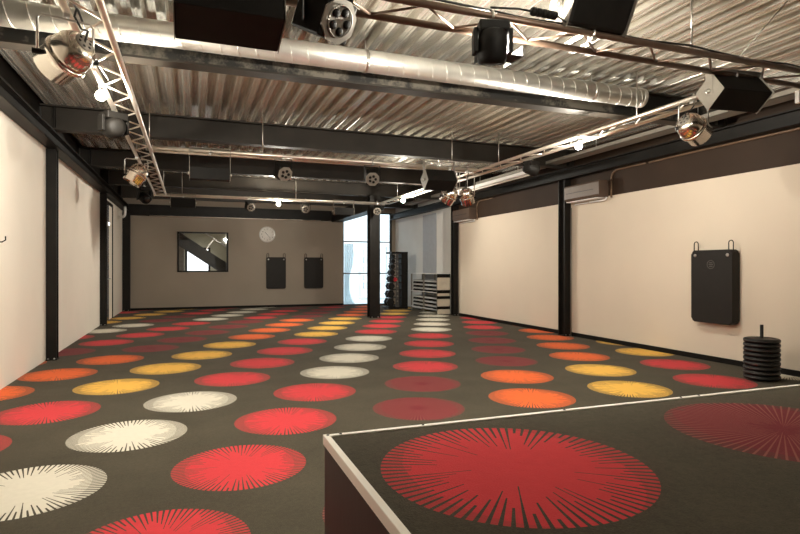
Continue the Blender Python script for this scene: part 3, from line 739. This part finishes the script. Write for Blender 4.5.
# ------------------------------------------------------------------ weight plate stack at right
PX, PY = 6.40, 4.76
t = thing('plate_stand', 'black plate stand whose peg rises through the stacked weight plates', 'stand', (PX, PY, 0))
MB().lathe([(0.10, 0), (0.10, 0.012), (0.03, 0.016)], 20).build('foot', M['black_steel'], t)
MB().cyl((0, 0, 0.01), (0, 0, 0.66), 0.019, 12).build('peg', M['black_steel'], t)
TH = 0.054
nm = ['lowest', 'second from the bottom', 'third from the bottom', 'fourth from the bottom', 'middle, fifth', 'fourth from the top', 'third from the top', 'second from the top', 'topmost']
pr_ = [(0.022, 0), (0.170, 0), (0.186, 0.006), (0.192, 0.016), (0.192, 0.036), (0.186, 0.046), (0.168, 0.052), (0.150, 0.052), (0.140, 0.046), (0.075, 0.046), (0.065, 0.052), (0.022, 0.052), (0.022, 0)]
p0 = None
for k in range(9):
    lab = 'black rubber weight plate on the peg at right, %s of the stack' % nm[k]
    if p0 is None:
        p0 = thing('weight_plate', lab, 'weight plate', (PX, PY, 0.017), 0, 'weight plates stacked at the right wall')
        MB().lathe(pr_, 36, None, True, False).build('disc', M['rubber'], p0)
        MB().lathe([(0.188, 0.021), (0.1935, 0.024), (0.1935, 0.028), (0.188, 0.031)], 36, None, True, False).build('rim_line', M['emblem'], p0)
    else: dup(p0, (PX, PY, 0.017+TH*k), 0.4*k, lab)

# ------------------------------------------------------------------ weights tower in the far right corner
TXc, TYc = 6.30, 17.2
t = thing('weights_rack', 'tall black weights tower in front of the bright window edge', 'rack', (TXc, TYc, 0))
MB().box(-0.36, 0.30, -0.30, 0.30, 0, 0.06, bev=0.01).build('base', M['black_steel'], t)
for y in (-0.26, 0.26):
    MB().prism([(-0.06, 0), (0.06, 0), (0.03, 1.80), (-0.03, 1.80)], 0.04, Matrix(((1, 0, 0, -0.06), (0, 0, 1, y-0.02), (0, 1, 0, 0.05), (0, 0, 0, 1)))).build('upright', M['emblem'], t)
MB().box(0.08, 0.30, -0.28, 0.28, 0.05, 1.78, bev=0.01).build('back_column', M['black_steel'], t)
MB().box(-0.26, 0.30, -0.29, 0.29, 1.78, 1.84, bev=0.01).build('top', M['black_steel'], t)
hole = MB()
for k in range(9): hole.lathe([(0.03, 0), (0.03, 0.004), (0.02, 0.005)], 12, Matrix.Translation((-0.06, -0.28, 0.25+0.16*k)) @ rx)
hole.build('hole', M['plate'], t)
lv = [0.10, 0.37, 0.63, 0.87, 1.09, 1.29, 1.47, 1.63]
for k, z in enumerate(lv): MB().box(-0.30+0.02*k*0.8, 0.08, -0.26, 0.26, z-0.02, z).build('shelf', M['black_steel'], t)
nm2 = ['lowest shelf', 'second shelf from the floor', 'third shelf from the floor', 'fourth shelf from the floor', 'fifth shelf from the floor', 'sixth shelf from the floor', 'second highest shelf', 'top shelf']
db0 = None
for k, z in enumerate(lv):
    s = 1.0-0.07*k
    x = TXc-0.27+0.018*k
    d = thing('dumbbell', 'black dumbbell on the %s of the weights tower' % nm2[k], 'dumbbell', (x, TYc-0.05, z), 0, 'dumbbells on the weights tower')
    R = 0.135*s
    hexo = [(R*math.cos(q*PI/3), R*math.sin(q*PI/3)+R*0.866) for q in range(6)]
    for y0 in (-0.17*s, 0.07*s):
        MB().prism(hexo, 0.10*s, Matrix(((1, 0, 0, 0), (0, 0, 1, y0), (0, 1, 0, 0.001), (0, 0, 0, 1)))).build('head', M['rubber'], d)
    MB().cyl((0, -0.08*s, R*0.866), (0, 0.08*s, R*0.866), 0.016, 10).build('grip', M['steel'], d)
rb_ = thing('medicine_ball', 'small red ball resting on the weights tower', 'ball', (TXc-0.10, TYc-0.22, lv[3]+0.001))
s2 = bmesh.new(); bmesh.ops.create_uvsphere(s2, u_segments=20, v_segments=12, radius=0.075); s2.verts.index_update()
MB().add([v.co+Vector((0, 0, 0.075)) for v in s2.verts], [[v.index for v in q.verts] for q in s2.faces], None, True).build('shell', M['red'], rb_); s2.free()
MB().lathe([(0.0755, -0.004), (0.0765, 0), (0.0755, 0.004)], 24, Matrix.Translation((0, 0, 0.075))).build('seam', M['black'], rb_)

# ------------------------------------------------------------------ step rack by the right wall
RX0, RX1, RY0, RY1 = 6.58, 6.97, 14.58, 16.56
t = thing('step_rack', 'low rack of aerobic steps against the grey alcove wall', 'rack', (RX0, RY0, 0))
D = RX1-RX0; Ln = RY1-RY0
for z in (0.13, 0.62, 1.16): MB().box(-0.015, D, 0, Ln, z-0.02, z, bev=0.004).build('shelf', M['whitep'], t)
for y in (0.0, Ln/2, Ln):
    MB().box(-0.01, 0.025, y-0.015, y+0.015, 0, 1.14).box(D-0.03, D, y-0.015, y+0.015, 0, 1.14).build('upright', M['plate'], t)
ep = MB()
for z0, z1 in ((0.01, 0.14), (0.26, 0.43), (0.71, 0.87), (0.88, 1.04)): ep.box(-0.005, D-0.01, -0.045, -0.016, z0, z1, bev=0.004)
ep.build('end_panel', M['beigeply'], t)
for z0, z1 in ((0.145, 0.225), (0.44, 0.52), (0.60, 0.69), (1.05, 1.15)): MB().box(-0.012, D-0.005, -0.055, -0.016, z0, z1, bev=0.004).build('crossbar', M['black'], t)
MB().box(0.0, D-0.02, -0.036, -0.016, 0, 1.14).build('end_frame', M['beigeply'], t)
def step(lab, x, y, z, first=[]):
    if first: return dup(first[0], (x, y, z), 0, lab)
    s = thing('step_platform', lab, 'aerobic step', (x, y, z), 0, 'aerobic steps on the rack')
    MB().prism([(-0.17, 0.06), (0.17, 0.06), (0.155, 0.105), (-0.155, 0.105)], 0.90, Matrix(((1, 0, 0, 0), (0, 0, 1, -0.45), (0, 1, 0, 0), (0, 0, 0, 1)))).build('deck', M['silver'], s)
    MB().box(-0.15, 0.15, -0.42, 0.42, 0.105, 0.112).build('grip_pad', M['emblem'], s)
    for y0 in (-0.40, 0.14):
        MB().prism([(-0.165, 0), (0.165, 0), (0.15, 0.06), (-0.15, 0.06)], 0.26, Matrix(((1, 0, 0, 0), (0, 0, 1, y0), (0, 1, 0, 0), (0, 0, 0, 1)))).build('foot', M['black'], s)
    first.append(s); return s
for bay, yc in (('near', RY0+Ln*0.25), ('far', RY0+Ln*0.75)):
    for z0, sh, cnt in ((0.131, 'bottom', 3), (0.621, 'middle', 3)):
        for k in range(cnt):
            step('grey aerobic step, %s of three on the %s shelf, %s bay of the rack' % (('lowest', 'middle one', 'topmost')[k], sh, bay), RX0+D/2-0.01+0.0, yc, z0+0.113*k)

# ------------------------------------------------------------------ what lies behind the two openings
# stair room behind the interior window
struct(MB().box(-2.1, 2.6, 19.4, 23.6, -0.1, 0.0).build('floor_stair_room', M['block']))
struct(MB().box(-2.1, 2.6, 23.6, 23.7, 0, 3.6).box(-2.2, -2.1, 19.34, 23.7, 0, 3.6).box(2.6, 2.7, 19.34, 23.7, 0, 3.6).build('wall_stair_room', M['olive']))
struct(MB().box(-2.2, 2.7, 19.34, 23.7, 3.2, 3.3).build('ceiling_stair_room', M['olive']))
tag(MB().box(-0.85, -0.22, 22.3, 22.7, 0, 3.2).build('block_pier', M['block']), 'grey block pier at the left behind the interior window', 'pier')
t = thing('lit_doorway', 'bright white lit doorway seen through the interior window', 'doorway', (0.26, 23.0, 0))
MB().box(-0.38, 0.38, 0, 0.02, 0.05, 2.04).build('light_panel', M['litpanel'], t)
MB().box(-0.46, -0.38, -0.02, 0.05, 0, 2.15).box(0.38, 0.46, -0.02, 0.05, 0, 2.04).box(-0.46, 0.46, -0.02, 0.05, 2.04, 2.10).build('door_frame', M['black_steel'], t)
t = thing('staircase', 'dark grey sloping stair stringer seen through the interior window', 'stairs', (-0.75, 21.0, 2.62))
dr = math.atan2(1.05, 1.55)
mx = Matrix.Rotation(dr, 4, 'Y')
MB().box(0.0, 3.0, -0.05, 0.05, -0.22, 0.17, mx).build('stringer', M['stringer'], t)
MB().box(0.0, 3.0, 0.85, 0.95, -0.22, 0.06, mx).build('stringer', M['stringer'], t)
for k in range(12): MB().box(0.1+0.2*k, 0.36+0.2*k, 0.05, 0.85, -0.17-0.1355*k, -0.13-0.1355*k).build('tread', M['stringer'], t)
MB().box(0.0, 3.0, -0.02, 0.02, 0.62, 0.66, mx).build('handrail', M['steel'], t)
for k in range(3): MB().box(0.5+0.9*k, 0.53+0.9*k, -0.015, 0.015, 0.05, 0.64, mx).build('baluster', M['steel'], t)
wl = thing('stair_lamp', 'glowing round lamp at the right inside the interior window', 'lamp', (1.20, 21.6, 2.36))
s2 = bmesh.new(); bmesh.ops.create_icosphere(s2, subdivisions=2, radius=0.05); s2.verts.index_update()
MB().add([v.co.copy() for v in s2.verts], [[v.index for v in q.verts] for q in s2.faces], None, True).build('globe', emit('lit_globe', (1, 0.9, 0.72), 260), wl); s2.free()
MB().cyl((0, 0, 0.045), (0, 0, 0.84), 0.006, 6).build('cord', M['wire'], wl)
pt = thing('potted_plant', 'green arching leaf of a potted plant behind the interior window', 'plant', (0.62, 20.3, 0))
MB().lathe([(0.14, 0), (0.19, 0.36), (0.17, 0.36), (0.16, 0.33)], 20).build('pot', M['pot'], pt)
stm = MB().cyl((0, 0, 0.3), (0, 0, 0.95), 0.02, 8).build('stem', M['green'], pt)
for k in range(7):
    a = k*0.9+0.2; dx, dy = math.cos(a), math.sin(a); lf = MB(); v = []; n = 8
    for i in range(n+1):
        q = i/n; wd = 0.05*math.sin(PI*min(0.98, q+0.06))
        cx, cz = 0.36*q, 0.95+0.42*q-0.42*q*q*0.95
        v += [(cx*dx-wd*dy, cx*dy+wd*dx, cz), (cx*dx+wd*dy, cx*dy-wd*dx, cz)]
    lf.add(v, [(2*i, 2*i+1, 2*i+3, 2*i+2) for i in range(n)], None, True)
    lf.build('leaf', M['green'], stm)
# bright forecourt beyond the tall window
struct(MB().box(3.0, 12.0, YB+0.14, 27, -0.12, -0.01).build('floor_outside', M['ground']))
struct(MB().box(3.0, 12.0, 26.0, 26.2, -0.01, 4.2).build('wall_outside', M['paleext']))
t = thing('display_shelf', 'pale shelf unit with rows of boards beyond the tall window', 'shelf', (7.3, 22.6, -0.01))
MB().box(-0.62, -0.58, 0, 0.3, 0, 2.3).box(0.58, 0.62, 0, 0.3, 0, 2.3).build('upright', M['paleext'], t)
for z in (0.05, 0.42, 0.78, 1.14, 1.50, 1.86, 2.22): MB().box(-0.58, 0.58, 0, 0.3, z, z+0.03).build('shelf_board', M['paleext'], t)
for r_, z in enumerate((0.45, 0.81, 1.17, 1.53, 1.89)):
    for k in range(3):
        tag(MB().box(6.85+0.32*k, 7.12+0.32*k, 22.68, 22.85, z-0.008, z+0.2+0.04*((r_+k) % 3 == 0), bev=0.01).build('storage_box', M['palebox']),
            'pale box on the %s row of the shelf outside, %s' % (('lowest', 'second lowest', 'middle', 'second highest', 'highest')[r_], ('left', 'centre', 'right')[k]), 'box', 'boxes on the shelf outside')
cu = MB(); n = 40; v = []
zs = [0.0, 0.15, 0.5, 0.9, 1.12, 1.4, 1.8, 2.2]; ws = [0.42, 0.30, 0.20, 0.20, 0.22, 0.32, 0.36, 0.34]
for z, w in zip(zs, ws):
    for i in range(n+1):
        q = i/n; v.append((w*q, 0.03*math.sin(q*9*PI), z))
m_ = n+1
cu.add(v, [(a*m_+i, a*m_+i+1, (a+1)*m_+i+1, (a+1)*m_+i) for a in range(len(zs)-1) for i in range(n)], None, True)
o = tag(cu.build('curtain', M['curtain']), 'pale blue-grey gathered curtain at the left behind the tall window', 'curtain'); o.location = (5.22, 19.75, 0.0)
so_ = o.modifiers.new('thickness', 'SOLIDIFY'); so_.thickness = 0.004
